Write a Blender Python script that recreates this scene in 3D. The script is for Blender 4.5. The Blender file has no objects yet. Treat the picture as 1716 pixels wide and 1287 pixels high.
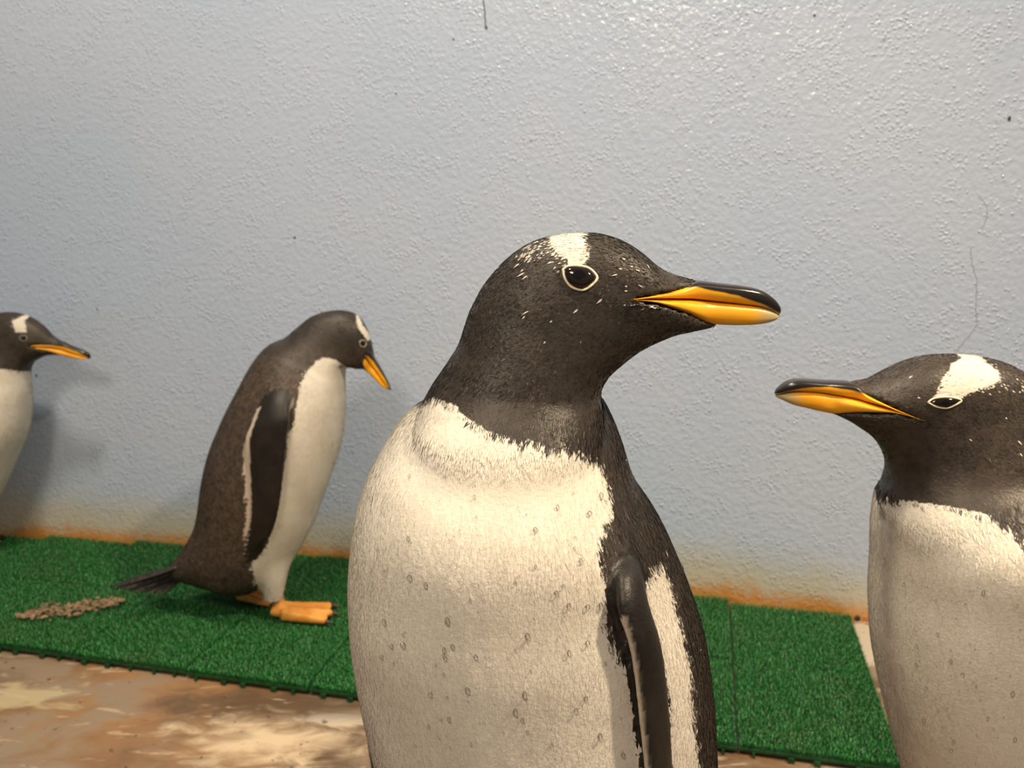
import bpy, math, random
import numpy as np
from mathutils import Vector, kdtree
from mathutils.bvhtree import BVHTree

random.seed(7)
rng = np.random.default_rng(7)
scene = bpy.context.scene
COL = scene.collection

# ------------------------------------------------------------------ camera
FPX, CX, CY = 1388.0, 858.0, 643.5
CAMH = 0.733
PITCH = math.atan(286 / 1388)
cam_data = bpy.data.cameras.new('camera')
cam = bpy.data.objects.new('camera', cam_data)
COL.objects.link(cam)
cam.location = (0, 0, CAMH)
cam.rotation_euler = (math.pi / 2 - PITCH, 0, 0)
cam_data.sensor_width = 36.0
cam_data.lens = 36.0 * FPX / 1716.0
cam_data.clip_start = 0.01
cam_data.dof.use_dof = True
cam_data.dof.focus_distance = 0.47
cam_data.dof.aperture_fstop = 13.5
scene.camera = cam

# ------------------------------------------------------------------ world, lamps, exposure
world = bpy.data.worlds.new('world')
scene.world = world
world.use_nodes = True
world.node_tree.nodes['Background'].inputs['Color'].default_value = (1.0, 0.97, 0.93, 1)
world.node_tree.nodes['Background'].inputs['Strength'].default_value = 0.20
scene.view_settings.view_transform = 'Standard'
scene.view_settings.look = 'None'
scene.view_settings.exposure = 0.17
scene.view_settings.gamma = 1.0
scene.view_settings.use_curve_mapping = False


def area(name, loc, target, size, power, color):
    d = bpy.data.lights.new(name, 'AREA')
    d.shape = 'DISK'
    d.size = size
    d.energy = power
    d.color = color
    o = bpy.data.objects.new(name, d)
    COL.objects.link(o)
    o.location = loc
    o.rotation_euler = (Vector(target) - Vector(loc)).to_track_quat('-Z', 'Y').to_euler()
    return o


area('lamp_overhead_left_offscreen', (-0.48, 0.72, 2.6), (-0.3, 0.9, 0.4), 0.25, 37, (1.0, 0.84, 0.62))
area('lamp_overhead_right_offscreen', (1.4, 0.0, 2.5), (0.15, 0.75, 0.1), 0.14, 9.5, (1.0, 0.79, 0.54)).data.spread = math.radians(62)
area('lamp_visitor_side_offscreen', (-0.62, -1.0, 2.35), (-0.1, 0.9, 0.6), 0.6, 27, (1.0, 0.82, 0.60))

# ------------------------------------------------------------------ projection helpers
SP, CP = math.sin(PITCH), math.cos(PITCH)


def ray(x, y):
    dx = (x - CX) / FPX
    dy = -(y - CY) / FPX
    return np.array([dx, CP + dy * SP, -SP + dy * CP])


def up(x, y, Y):
    """point on the vertical plane at distance Y that was measured at x, y in the photograph"""
    r = ray(x, y)
    return r * (Y / r[1]) + np.array([0, 0, CAMH])


def ground(x, y, z=0.0):
    r = ray(x, y)
    return r * ((CAMH - z) / -r[2]) + np.array([0, 0, CAMH])


def proj(V):
    d = V - np.array([0, 0, CAMH])
    dep = d[:, 1] * CP - d[:, 2] * SP
    upc = d[:, 1] * SP + d[:, 2] * CP
    return np.stack([CX + FPX * d[:, 0] / dep, CY - FPX * upc / dep], 1)


def poly_sd(P, poly):
    """signed distance to a polygon, positive inside"""
    poly = np.asarray(poly, float)
    n = len(poly)
    best = np.full(len(P), 1e9)
    inside = np.zeros(len(P), bool)
    for i in range(n):
        a, b = poly[i], poly[(i + 1) % n]
        ab = b - a
        t = np.clip(((P - a) @ ab) / (ab @ ab + 1e-9), 0, 1)
        q = a + t[:, None] * ab
        best = np.minimum(best, np.hypot(P[:, 0] - q[:, 0], P[:, 1] - q[:, 1]))
        c = ((a[1] > P[:, 1]) != (b[1] > P[:, 1]))
        with np.errstate(divide='ignore', invalid='ignore'):
            xi = (b[0] - a[0]) * (P[:, 1] - a[1]) / (b[1] - a[1] + 1e-12) + a[0]
        inside ^= c & (P[:, 0] < xi)
    return np.where(inside, best, -best)


# ------------------------------------------------------------------ node helpers
def material(name):
    m = bpy.data.materials.new(name)
    m.use_nodes = True
    nt = m.node_tree
    return m, nt, nt.nodes['Principled BSDF']


def node(nt, kind, **kw):
    n = nt.nodes.new(kind)
    ins = kw.pop('ins', {})
    for k, v in kw.items():
        setattr(n, k, v)
    for k, v in ins.items():
        if hasattr(v, 'links') or isinstance(v, bpy.types.NodeSocket):
            nt.links.new(v, n.inputs[k])
        else:
            n.inputs[k].default_value = v
    return n


def math_n(nt, op, a, b=None, c=None, clamp=False):
    n = node(nt, 'ShaderNodeMath', operation=op, use_clamp=clamp)
    for i, v in enumerate((a, b, c)):
        if v is None:
            continue
        if isinstance(v, bpy.types.NodeSocket):
            nt.links.new(v, n.inputs[i])
        else:
            n.inputs[i].default_value = v
    return n.outputs[0]


def ramp(nt, v, lo, hi, a=0.0, b=1.0):
    n = node(nt, 'ShaderNodeMapRange', interpolation_type='SMOOTHSTEP')
    nt.links.new(v, n.inputs[0])
    n.inputs[1].default_value = lo
    n.inputs[2].default_value = hi
    n.inputs[3].default_value = a
    n.inputs[4].default_value = b
    return n.outputs[0]


def mix(nt, fac, a, b, blend='MIX'):
    n = node(nt, 'ShaderNodeMix', data_type='RGBA', blend_type=blend)
    for idx, v in ((0, fac), (6, a), (7, b)):
        if isinstance(v, bpy.types.NodeSocket):
            nt.links.new(v, n.inputs[idx])
        elif idx == 0:
            n.inputs[0].default_value = v
        else:
            n.inputs[idx].default_value = (*v, 1)
    return n.outputs[2]


def noise(nt, vec, scale, detail=3, rough=0.5, dist=0.0):
    n = node(nt, 'ShaderNodeTexNoise')
    nt.links.new(vec, n.inputs['Vector'])
    n.inputs['Scale'].default_value = scale
    n.inputs['Detail'].default_value = detail
    n.inputs['Roughness'].default_value = rough
    n.inputs['Distortion'].default_value = dist
    return n.outputs['Fac']


def objcoord(nt):
    return node(nt, 'ShaderNodeTexCoord').outputs['Object']


def mapped(nt, vec, scale=(1, 1, 1), rot=(0, 0, 0), loc=(0, 0, 0)):
    n = node(nt, 'ShaderNodeMapping')
    nt.links.new(vec, n.inputs['Vector'])
    n.inputs['Scale'].default_value = scale
    n.inputs['Rotation'].default_value = rot
    n.inputs['Location'].default_value = loc
    return n.outputs[0]


def attr(nt, name):
    return node(nt, 'ShaderNodeAttribute', attribute_name=name).outputs['Fac']


def bump(nt, bsdf, height, strength, dist):
    n = node(nt, 'ShaderNodeBump')
    nt.links.new(height, n.inputs['Height'])
    n.inputs['Strength'].default_value = strength
    n.inputs['Distance'].default_value = dist
    nt.links.new(n.outputs[0], bsdf.inputs['Normal'])
    return n


def setcol(nt, bsdf, sock):
    nt.links.new(sock, bsdf.inputs['Base Color'])


# ------------------------------------------------------------------ materials
def mat_wall():
    m, nt, b = material('stucco_paint')
    co = objcoord(nt)
    sep = node(nt, 'ShaderNodeSeparateXYZ')
    nt.links.new(co, sep.inputs[0])
    z = sep.outputs['Z']
    n1 = noise(nt, co, 9, 5, 0.6)
    n2 = noise(nt, co, 45, 4, 0.6)
    zz = math_n(nt, 'ADD', z, math_n(nt, 'MULTIPLY', math_n(nt, 'SUBTRACT', n1, 0.5), -0.06))
    zz = math_n(nt, 'ADD', zz, math_n(nt, 'MULTIPLY', math_n(nt, 'SUBTRACT', n2, 0.5), -0.04))
    base = mix(nt, ramp(nt, noise(nt, co, 2.2, 3), 0.35, 0.7), (0.46, 0.56, 0.74), (0.50, 0.585, 0.75))
    yel = mix(nt, ramp(nt, zz, 0.035, 0.15, 0.75, 0.0), base, (0.56, 0.49, 0.31))
    org = mix(nt, ramp(nt, zz, 0.010, 0.050, 0.95, 0.0), yel, (0.60, 0.27, 0.055))
    deep = mix(nt, ramp(nt, zz, -0.005, 0.014, 0.7, 0.0), org, (0.36, 0.12, 0.02))
    setcol(nt, b, deep)
    b.inputs['Roughness'].default_value = 0.36
    b.inputs['Specular IOR Level'].default_value = 0.42
    # orange-peel relief: small round grains over a soft roller texture
    v = node(nt, 'ShaderNodeTexVoronoi', feature='F1')
    nt.links.new(mapped(nt, co, (1, 1, 1)), v.inputs['Vector'])
    v.inputs['Scale'].default_value = 150
    grains = ramp(nt, v.outputs['Distance'], 0.12, 0.50, 1.0, 0.0)
    sel = ramp(nt, noise(nt, co, 26, 1), 0.40, 0.66)
    h = math_n(nt, 'ADD', math_n(nt, 'MULTIPLY', grains, math_n(nt, 'MULTIPLY', sel, 0.8)),
               math_n(nt, 'ADD', noise(nt, co, 105, 1, 0.5), math_n(nt, 'MULTIPLY', noise(nt, co, 280, 1, 0.5), 0.28)))
    bn = bump(nt, b, h, 0.48, 0.0027)
    b.inputs['Coat Weight'].default_value = 0.6
    b.inputs['Coat Roughness'].default_value = 0.08
    nt.links.new(bn.outputs[0], b.inputs['Coat Normal'])
    return m


def mat_floor():
    m, nt, b = material('wet_concrete')
    co = objcoord(nt)
    warp = mapped(nt, co, (5.0, 10.0, 1), (0, 0, math.radians(12)))
    n1 = noise(nt, warp, 1.0, 7, 0.62, 0.6)
    n2 = noise(nt, mapped(nt, co, (1, 1, 1), (0, 0, 0), (3, 1, 0)), 3.0, 5, 0.6)
    n3 = noise(nt, mapped(nt, co, (16, 34, 1), (0, 0, math.radians(14))), 1.0, 5, 0.6, 0.8)
    brown = mix(nt, ramp(nt, n2, 0.35, 0.7), (0.085, 0.055, 0.033), (0.28, 0.155, 0.070))
    grey = mix(nt, ramp(nt, n1, 0.42, 0.60), brown, (0.24, 0.18, 0.125))
    sep = node(nt, 'ShaderNodeSeparateXYZ')
    nt.links.new(co, sep.inputs[0])

    def blob(cx, cy, rx, ry, lo, hi):
        dx = math_n(nt, 'DIVIDE', math_n(nt, 'SUBTRACT', sep.outputs['X'], cx), rx)
        dy = math_n(nt, 'DIVIDE', math_n(nt, 'SUBTRACT', sep.outputs['Y'], cy), ry)
        r = math_n(nt, 'SQRT', math_n(nt, 'ADD', math_n(nt, 'MULTIPLY', dx, dx), math_n(nt, 'MULTIPLY', dy, dy)))
        r = math_n(nt, 'ADD', r, math_n(nt, 'MULTIPLY', math_n(nt, 'SUBTRACT', n3, 0.5), 2.6))
        r = math_n(nt, 'ADD', r, math_n(nt, 'MULTIPLY', math_n(nt, 'SUBTRACT', n1, 0.5), 1.6))
        return ramp(nt, r, lo, hi, 1.0, 0.0)
    g = ground(455, 1240)
    w1 = blob(g[0], g[1], 0.13, 0.06, 0.1, 1.25)
    g = ground(50, 1165)
    w2 = blob(g[0], g[1], 0.10, 0.05, 0.35, 0.95)
    g = ground(560, 1205)
    w3 = blob(g[0], g[1], 0.07, 0.02, 0.4, 1.1)
    g = ground(1455, 1080)
    w4 = blob(g[0], g[1], 0.10, 0.10, 0.8, 1.0)
    c = mix(nt, w3, grey, (0.42, 0.40, 0.35))
    g = ground(470, 1182)
    wet = blob(g[0], g[1], 0.22, 0.05, 0.2, 1.3)
    c = mix(nt, math_n(nt, 'MULTIPLY', wet, 0.75), c, (0.085, 0.055, 0.034))
    c = mix(nt, math_n(nt, 'MULTIPLY', w1, 0.9), c, (0.60, 0.48, 0.33))
    c = mix(nt, math_n(nt, 'MULTIPLY', w2, 0.85), c, (0.42, 0.36, 0.22))
    c = mix(nt, w4, c, (0.50, 0.44, 0.36))
    scr = ramp(nt, noise(nt, mapped(nt, co, (14, 55, 1), (0, 0, math.radians(9))), 1.0, 4, 0.55, 0.5), 0.60, 0.68)
    c = mix(nt, math_n(nt, 'MULTIPLY', scr, 0.55), c, (0.50, 0.40, 0.28))
    spots = ramp(nt, noise(nt, co, 60, 2), 0.27, 0.33, 0.8, 0.0)
    c = mix(nt, spots, c, (0.05, 0.035, 0.025))
    setcol(nt, b, c)
    nt.links.new(ramp(nt, n2, 0.3, 0.7, 0.28, 0.55), b.inputs['Roughness'])
    bump(nt, b, math_n(nt, 'ADD', n1, math_n(nt, 'MULTIPLY', noise(nt, co, 140, 3), 0.25)), 0.35, 0.006)
    return m


def mat_plumage():
    m, nt, b = material('plumage')
    co = objcoord(nt)
    tint = attr(nt, 'tint')
    w = attr(nt, 'white')
    nz = noise(nt, co, 260, 3, 0.6)
    w = math_n(nt, 'ADD', w, math_n(nt, 'MULTIPLY', math_n(nt, 'SUBTRACT', nz, 0.5), 0.006))
    wf = ramp(nt, w, -0.0007, 0.0007)
    dn = noise(nt, co, 34, 4, 0.65)
    brown = attr(nt, 'brown')
    dk = mix(nt, ramp(nt, dn, 0.35, 0.7), (0.020, 0.0175, 0.0155), (0.036, 0.030, 0.0255))
    dk = mix(nt, math_n(nt, 'MULTIPLY', brown, ramp(nt, noise(nt, co, 95, 4, 0.7), 0.36, 0.60, 0.35, 1.0)), dk, (0.125, 0.090, 0.067))
    wn = noise(nt, co, 22, 3)
    wh = mix(nt, ramp(nt, wn, 0.3, 0.7), (0.64, 0.595, 0.52), (0.72, 0.68, 0.605))
    c = mix(nt, wf, dk, wh)
    c = mix(nt, attr(nt, 'pale'), c, (0.58, 0.49, 0.40))
    c = mix(nt, attr(nt, 'foot'), c, mix(nt, ramp(nt, dn, 0.3, 0.7), (0.62, 0.24, 0.035), (0.74, 0.36, 0.08)))
    tn = node(nt, 'ShaderNodeCombineColor')
    for i in range(3):
        nt.links.new(tint, tn.inputs[i])
    c = mix(nt, 1.0, c, tn.outputs[0], 'MULTIPLY')
    setcol(nt, b, c)
    nt.links.new(ramp(nt, wf, 0, 1, 0.42, 0.62), b.inputs['Roughness'])
    b.inputs['Specular IOR Level'].default_value = 0.32
    bump(nt, b, noise(nt, co, 420, 3, 0.6), 0.35, 0.0012)
    return m


def mat_bill():
    m, nt, b = material('bill_horn')
    co = objcoord(nt)
    o = attr(nt, 'orange')
    tip = attr(nt, 'tip')
    n = noise(nt, co, 90, 3)
    o2 = math_n(nt, 'ADD', o, math_n(nt, 'MULTIPLY', math_n(nt, 'SUBTRACT', n, 0.5), 0.0015))
    of = ramp(nt, o2, -0.0006, 0.0008)
    oc = mix(nt, ramp(nt, noise(nt, mapped(nt, co, (30, 30, 160)), 1.0, 3), 0.3, 0.7), (0.82, 0.35, 0.008), (0.92, 0.47, 0.02))
    oc = mix(nt, tip, oc, (0.50, 0.40, 0.20))
    c = mix(nt, of, (0.018, 0.015, 0.013), oc)
    setcol(nt, b, c)
    nt.links.new(ramp(nt, of, 0, 1, 0.20, 0.40), b.inputs['Roughness'])
    bump(nt, b, n, 0.12, 0.001)
    return m


def simple(name, col, rough, spec=0.5, var=0.0, scale=80, **kw):
    m, nt, b = material(name)
    co = objcoord(nt)
    n = noise(nt, co, scale, 3)
    a = tuple(max(0, c * (1 - var)) for c in col)
    d = tuple(min(1, c * (1 + var)) for c in col)
    setcol(nt, b, mix(nt, ramp(nt, n, 0.3, 0.7), a, d))
    b.inputs['Roughness'].default_value = rough
    b.inputs['Specular IOR Level'].default_value = spec
    for k, v in kw.items():
        b.inputs[k].default_value = v
    return m


def mat_turf():
    m, nt, b = material('turf_plastic')
    co = node(nt, 'ShaderNodeNewGeometry').outputs['Position']
    t = attr(nt, 'tint')
    big = noise(nt, co, 7, 4, 0.6)
    c = mix(nt, t, (0.007, 0.080, 0.014), (0.038, 0.270, 0.058))
    c = mix(nt, ramp(nt, big, 0.48, 0.72, 0, 0.55), c, (0.045, 0.130, 0.032))
    setcol(nt, b, c)
    b.inputs['Roughness'].default_value = 0.42
    b.inputs['Specular IOR Level'].default_value = 0.5
    return m


def mat_water():
    """thin clear bead: passes light straight through, mirror-like at its rim"""
    m, nt, b = material('water')
    out = nt.nodes['Material Output']
    nt.nodes.remove(b)
    tr = node(nt, 'ShaderNodeBsdfTransparent')
    gl = node(nt, 'ShaderNodeBsdfGlossy')
    gl.inputs['Roughness'].default_value = 0.03
    lw = node(nt, 'ShaderNodeLayerWeight')
    lw.inputs['Blend'].default_value = 0.28
    f = math_n(nt, 'ADD', math_n(nt, 'MULTIPLY', lw.outputs['Fresnel'], 0.8), 0.05, clamp=True)
    mx = node(nt, 'ShaderNodeMixShader')
    nt.links.new(f, mx.inputs[0])
    nt.links.new(tr.outputs[0], mx.inputs[1])
    nt.links.new(gl.outputs[0], mx.inputs[2])
    nt.links.new(mx.outputs[0], out.inputs['Surface'])
    return m


M_WALL, M_FLOOR, M_PLUM, M_BILL = mat_wall(), mat_floor(), mat_plumage(), mat_bill()
M_TURF, M_WATER = mat_turf(), mat_water()
M_BASE = simple('turf_backing', (0.008, 0.045, 0.012), 0.4, 0.4, 0.3)
M_EYE = simple('eye_iris', (0.010, 0.0045, 0.003), 0.06, 0.6, 0.3, 300)
M_PUPIL = simple('eye_pupil', (0.002, 0.002, 0.002), 0.04, 0.6)
M_LID = simple('eye_ring', (0.82, 0.74, 0.56), 0.45, 0.4, 0.2, 300)
M_CLAW = simple('claw_horn', (0.05, 0.028, 0.018), 0.35, 0.5, 0.3)
M_TAIL = simple('tail_quill', (0.022, 0.019, 0.017), 0.42, 0.4, 0.5, 120)
M_TAIL2 = simple('tail_quill_worn', (0.085, 0.068, 0.055), 0.5, 0.3, 0.5, 120)
M_CRACK = simple('crack_painted_shade', (0.25, 0.27, 0.29), 0.8, 0.1, 0.2)  # shade inside the wall cracks, painted as plain grey on the ribbons
M_SPECK = simple('dirt_speck', (0.05, 0.05, 0.05), 0.8, 0.2, 0.4)
M_DIRT = simple('dried_mud', (0.22, 0.155, 0.095), 0.75, 0.3, 0.55, 120)


# ------------------------------------------------------------------ mesh helpers
def mesh_obj(name, verts, faces, mat, parent=None, smooth=True, attrs=None):
    me = bpy.data.meshes.new(name)
    if isinstance(faces, np.ndarray):
        verts = np.asarray(verts, np.float32)
        me.vertices.add(len(verts))
        me.vertices.foreach_set('co', verts.ravel())
        me.loops.add(faces.size)
        me.loops.foreach_set('vertex_index', faces.astype(np.int32).ravel())
        me.polygons.add(len(faces))
        me.polygons.foreach_set('loop_start', np.arange(0, faces.size, 4, dtype=np.int32))
        me.update(calc_edges=True)
    else:
        me.from_pydata([tuple(map(float, v)) for v in verts], [], [tuple(map(int, q)) for q in faces])
    me.materials.append(mat)
    if smooth:
        me.polygons.foreach_set('use_smooth', [True] * len(me.polygons))
    for k, arr in (attrs or {}).items():
        a = me.attributes.new(k, 'FLOAT', 'POINT')
        a.data.foreach_set('value', np.asarray(arr, np.float32))
    me.update()
    o = bpy.data.objects.new(name, me)
    COL.objects.link(o)
    if parent is not None:
        o.parent = parent
        o.matrix_parent_inverse = parent.matrix_world.inverted()
    return o


def empty(name, loc, label, cat, group=None):
    o = bpy.data.objects.new(name, None)
    o.empty_display_size = 0.05
    COL.objects.link(o)
    o.location = tuple(map(float, loc))
    o['label'] = label
    o['category'] = cat
    if group:
        o['group'] = group
    bpy.context.view_layer.update()
    return o


def catmull(A, n):
    """resample the rows of A by a centripetal-like Catmull-Rom spline"""
    A = np.asarray(A, float)
    k = len(A)
    E = np.vstack([2 * A[0] - A[1], A, 2 * A[-1] - A[-2]])
    out = []
    for t in np.linspace(0, k - 1 - 1e-9, n):
        i = int(t)
        u = t - i
        p0, p1, p2, p3 = E[i], E[i + 1], E[i + 2], E[i + 3]
        out.append(0.5 * (2 * p1 + (p2 - p0) * u + (2 * p0 - 5 * p1 + 4 * p2 - p3) * u * u
                          + (3 * p1 - p0 - 3 * p2 + p3) * u ** 3))
    return np.array(out)


def loft(rows, n=60, seg=40, axis='Y', ex=2.2):
    """rows: (P1xyz, P2xyz, half thickness). closed tube of super-ellipses between the two outlines"""
    R = catmull([np.concatenate([r[0], r[1], [r[2]]]) for r in rows], n)
    P1, P2, th = R[:, :3], R[:, 3:6], np.maximum(R[:, 6], 0.0006)
    C = (P1 + P2) / 2
    A = (P2 - P1) / 2
    T = np.gradient(C, axis=0)
    T /= np.linalg.norm(T, axis=1)[:, None] + 1e-9
    if axis == 'Y':
        B = np.tile(np.array([0, 1.0, 0]), (n, 1))
    else:
        B = np.cross(A, T)
        B /= np.linalg.norm(B, axis=1)[:, None] + 1e-9
    ang = np.linspace(0, 2 * np.pi, seg, endpoint=False)
    ca = np.sign(np.cos(ang)) * np.abs(np.cos(ang)) ** (2 / ex)
    sa = np.sign(np.sin(ang)) * np.abs(np.sin(ang)) ** (2 / ex)
    V = (C[:, None, :] - A[:, None, :] * ca[None, :, None]
         + (B * th[:, None])[:, None, :] * sa[None, :, None]).reshape(-1, 3)
    F = []
    for i in range(n - 1):
        for j in range(seg):
            F.append((i * seg + j, i * seg + (j + 1) % seg, (i + 1) * seg + (j + 1) % seg, (i + 1) * seg + j))
    nv = len(V)
    V = np.vstack([V, C[:1], C[-1:]])
    for j in range(seg):
        F.append((nv, (j + 1) % seg, j))
        F.append((nv + 1, (n - 1) * seg + j, (n - 1) * seg + (j + 1) % seg))
    flow = np.vstack([np.repeat(-T, seg, 0), -T[:1], -T[-1:]])
    tt = np.concatenate([np.repeat(np.linspace(0, 1, n), seg), [0, 1]])
    aa = np.concatenate([np.tile(ang, n), [0, 0]])
    return dict(V=V, F=F, flow=flow, t=tt, a=aa)


def ellipsoid(c, r, flow=(0, 0, -1), seg=32, rings=18):
    V, F = [], []
    for i in range(rings + 1):
        ph = math.pi * i / rings
        for j in range(seg):
            a = 2 * math.pi * j / seg
            V.append((c[0] + r[0] * math.sin(ph) * math.cos(a), c[1] + r[1] * math.sin(ph) * math.sin(a), c[2] + r[2] * math.cos(ph)))
    for i in range(rings):
        for j in range(seg):
            F.append((i * seg + j, (i + 1) * seg + j, (i + 1) * seg + (j + 1) % seg, i * seg + (j + 1) % seg))
    V = np.array(V)
    return dict(V=V, F=F, flow=np.tile(np.array(flow, float), (len(V), 1)), t=np.zeros(len(V)), a=np.zeros(len(V)))


def remesh(parts, voxel, iters, soft=None):
    V, F, off = [], [], 0
    for p in parts:
        V.append(p['V'])
        F += [tuple(i + off for i in q) for q in p['F']]
        off += len(p['V'])
    me = bpy.data.meshes.new('tmp')
    me.from_pydata([tuple(map(float, v)) for v in np.vstack(V)], [], F)
    o = bpy.data.objects.new('tmp', me)
    COL.objects.link(o)
    md = o.modifiers.new('r', 'REMESH')
    md.mode = 'VOXEL'
    md.voxel_size = voxel
    dg = bpy.context.evaluated_depsgraph_get()
    ev = o.evaluated_get(dg)
    m2 = ev.to_mesh()
    n = len(m2.vertices)
    co = np.empty(n * 3)
    m2.vertices.foreach_get('co', co)
    co = co.reshape(-1, 3)
    faces = [tuple(p.vertices) for p in m2.polygons]
    ed = np.empty(len(m2.edges) * 2, int)
    m2.edges.foreach_get('vertices', ed)
    ed = ed.reshape(-1, 2)
    ev.to_mesh_clear()
    bpy.data.objects.remove(o)
    bpy.data.meshes.remove(me)
    deg = np.bincount(ed.ravel(), minlength=n).astype(float)[:, None]

    src = np.concatenate([ed[:, 0], ed[:, 1]])
    dst = np.concatenate([ed[:, 1], ed[:, 0]])

    def lap(c):
        s = np.stack([np.bincount(src, c[dst, k], minlength=n) for k in range(3)], 1)
        return s / np.maximum(deg, 1) - c
    for _ in range(iters):
        co = co + 0.55 * lap(co)
        co = co - 0.53 * lap(co)
    for fn, k in (soft or []):
        wgt = fn(co, proj(co))[:, None]
        for _ in range(k):
            co = co + 0.6 * wgt * lap(co)
    return co, faces


# ------------------------------------------------------------------ the setting
# curved rear wall: circle through three measured foot points
def circle3(a, b, c):
    ax, ay, bx, by, cx, cy = *a, *b, *c
    d = 2 * (ax * (by - cy) + bx * (cy - ay) + cx * (ay - by))
    ux = ((ax * ax + ay * ay) * (by - cy) + (bx * bx + by * by) * (cy - ay) + (cx * cx + cy * cy) * (ay - by)) / d
    uy = ((ax * ax + ay * ay) * (cx - bx) + (bx * bx + by * by) * (ax - cx) + (cx * cx + cy * cy) * (bx - ax)) / d
    return np.array([ux, uy]), math.hypot(ax - ux, ay - uy)


WC, WR = circle3((-1.173, 1.800), (-0.2, 1.632), (0.661, 1.392))


def wall_pt(th, z, inset=0.0):
    return np.array([WC[0] + (WR - inset) * math.sin(th), WC[1] + (WR - inset) * math.cos(th), z])


def wall_hit(x, y, inset=0.0):
    """point of the wall face seen at x, y of the photograph"""
    r = ray(x, y)
    o = -WC
    R = WR - inset
    a = r[0] ** 2 + r[1] ** 2
    b = 2 * (r[0] * o[0] + r[1] * o[1])
    c = o @ o - R * R
    t = (-b + math.sqrt(b * b - 4 * a * c)) / (2 * a)
    return r * t + np.array([0, 0, CAMH])


def build_wall():
    th0 = math.atan2(0 - WC[0], 1.6 - WC[1])
    ths = np.linspace(th0 - 4.2 / WR, th0 + 3.2 / WR, 140)
    V, F = [], []
    for th in ths:
        for z in (-0.05, 3.2):
            V.append(wall_pt(th, z))
        for z in (-0.05, 3.2):
            V.append(wall_pt(th, z, -0.15))
    for i in range(len(ths) - 1):
        a, b = i * 4, i * 4 + 4
        F += [(a, a + 1, b + 1, b), (a + 2, b + 2, b + 3, a + 3), (a + 1, a + 3, b + 3, b + 1)]
    e = (len(ths) - 1) * 4
    F += [(0, 2, 3, 1), (e, e + 1, e + 3, e + 2)]
    o = mesh_obj('wall_back', V, F, M_WALL, smooth=False)
    o['kind'] = 'structure'
    return o


wall = build_wall()


def build_floor():
    ths = np.linspace(-0.6, 0.6, 30)
    me_v = [(-4.5, -2.5, 0), (3.6, -2.5, 0), (3.6, 1.9, 0), (-4.5, 3.2, 0)]
    V = [(x, y, z) for z in (0, -0.1) for x, y, _ in me_v]
    F = [(0, 1, 2, 3), (7, 6, 5, 4), (0, 4, 5, 1), (1, 5, 6, 2), (2, 6, 7, 3), (3, 7, 4, 0)]
    o = mesh_obj('floor', V, F, M_FLOOR, smooth=False)
    o['kind'] = 'structure'
    return o


floor = build_floor()


def ribbon(name, pts, widths, mat, parent, depth=0.0006):
    """thin raised ridge along points on the wall (cracks, runs)"""
    V, F = [], []
    pts = [np.array(p) for p in pts]
    for i, p in enumerate(pts):
        d = pts[min(i + 1, len(pts) - 1)] - pts[max(i - 1, 0)]
        nrm = np.array([WC[0] - p[0], WC[1] - p[1], 0])
        nrm /= np.linalg.norm(nrm)
        s = np.cross(d, nrm)
        s /= np.linalg.norm(s) + 1e-9
        w = widths[i] if hasattr(widths, '__len__') else widths
        V += [p - s * w, p + nrm * depth, p + s * w]
    for i in range(len(pts) - 1):
        a, b = i * 3, i * 3 + 3
        F += [(a, a + 1, b + 1, b), (a + 1, a + 2, b + 2, b + 1)]
    return mesh_obj(name, V, F, mat, parent)


def jitter_line(px, n, amp):
    P = catmull([np.array(p, float) for p in px], n)
    for i in range(1, n - 1):
        P[i] += rng.normal(0, amp, 2)
    return [wall_hit(*p) for p in P]


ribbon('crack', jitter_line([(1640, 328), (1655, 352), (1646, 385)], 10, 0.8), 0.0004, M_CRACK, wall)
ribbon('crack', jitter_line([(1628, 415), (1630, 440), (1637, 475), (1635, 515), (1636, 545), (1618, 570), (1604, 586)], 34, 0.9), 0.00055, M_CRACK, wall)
ribbon('paint_run', jitter_line([(810, 0), (812, 22), (816, 50)], 12, 1.0), 0.0011, M_SPECK, wall)
for sx, sy, sr in ((1692, 199, 2.6), (61, 629, 2.2), (815, 46, 2.0), (1365, 26, 1.6), (494, 398, 2.0), (760, 66, 1.6), (664, 157, 1.4), (163, 518, 1.4)):
    c = wall_hit(sx, sy)
    e = ellipsoid(c, (sr * 0.0012, 0.0009, sr * 0.0016), seg=8, rings=5)
    mesh_obj('dirt_speck', e['V'], e['F'], M_SPECK, wall)
c = wall_hit(1437, 1036)
e = ellipsoid(c, (0.006, 0.003, 0.006), seg=10, rings=6)
mesh_obj('dirt_speck', e['V'], e['F'], M_SPECK, wall)

# shiny round paint grains standing proud of the wall
def wall_grains():
    V, F = [], []
    e0 = ellipsoid((0, 0, 0), (1, 1, 1), seg=8, rings=5)
    for k in range(1500):
        x, y = rng.uniform(-250, 1950), rng.uniform(-280, 820)
        c = wall_hit(x, y)
        r = rng.uniform(0.0010, 0.0026)
        th = math.atan2(c[0] - WC[0], c[1] - WC[1])
        v = e0['V'] * np.array([r, r * 0.45, r])
        ca, sa = math.cos(-th), math.sin(-th)
        v = np.stack([v[:, 0] * ca - v[:, 1] * sa, v[:, 0] * sa + v[:, 1] * ca, v[:, 2]], 1) + c
        o = len(V)
        V += list(v)
        F += [tuple(i + o for i in q) for q in e0['F']]
    m = simple('wet_paint_grain', (0.48, 0.572, 0.745), 0.20, 1.0, 0.05, **{'Coat Weight': 1.0, 'Coat Roughness': 0.12})
    g = mesh_obj('paint_grains', V, F, m, wall)
    g['kind'] = 'stuff'


wall_grains()

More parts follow.
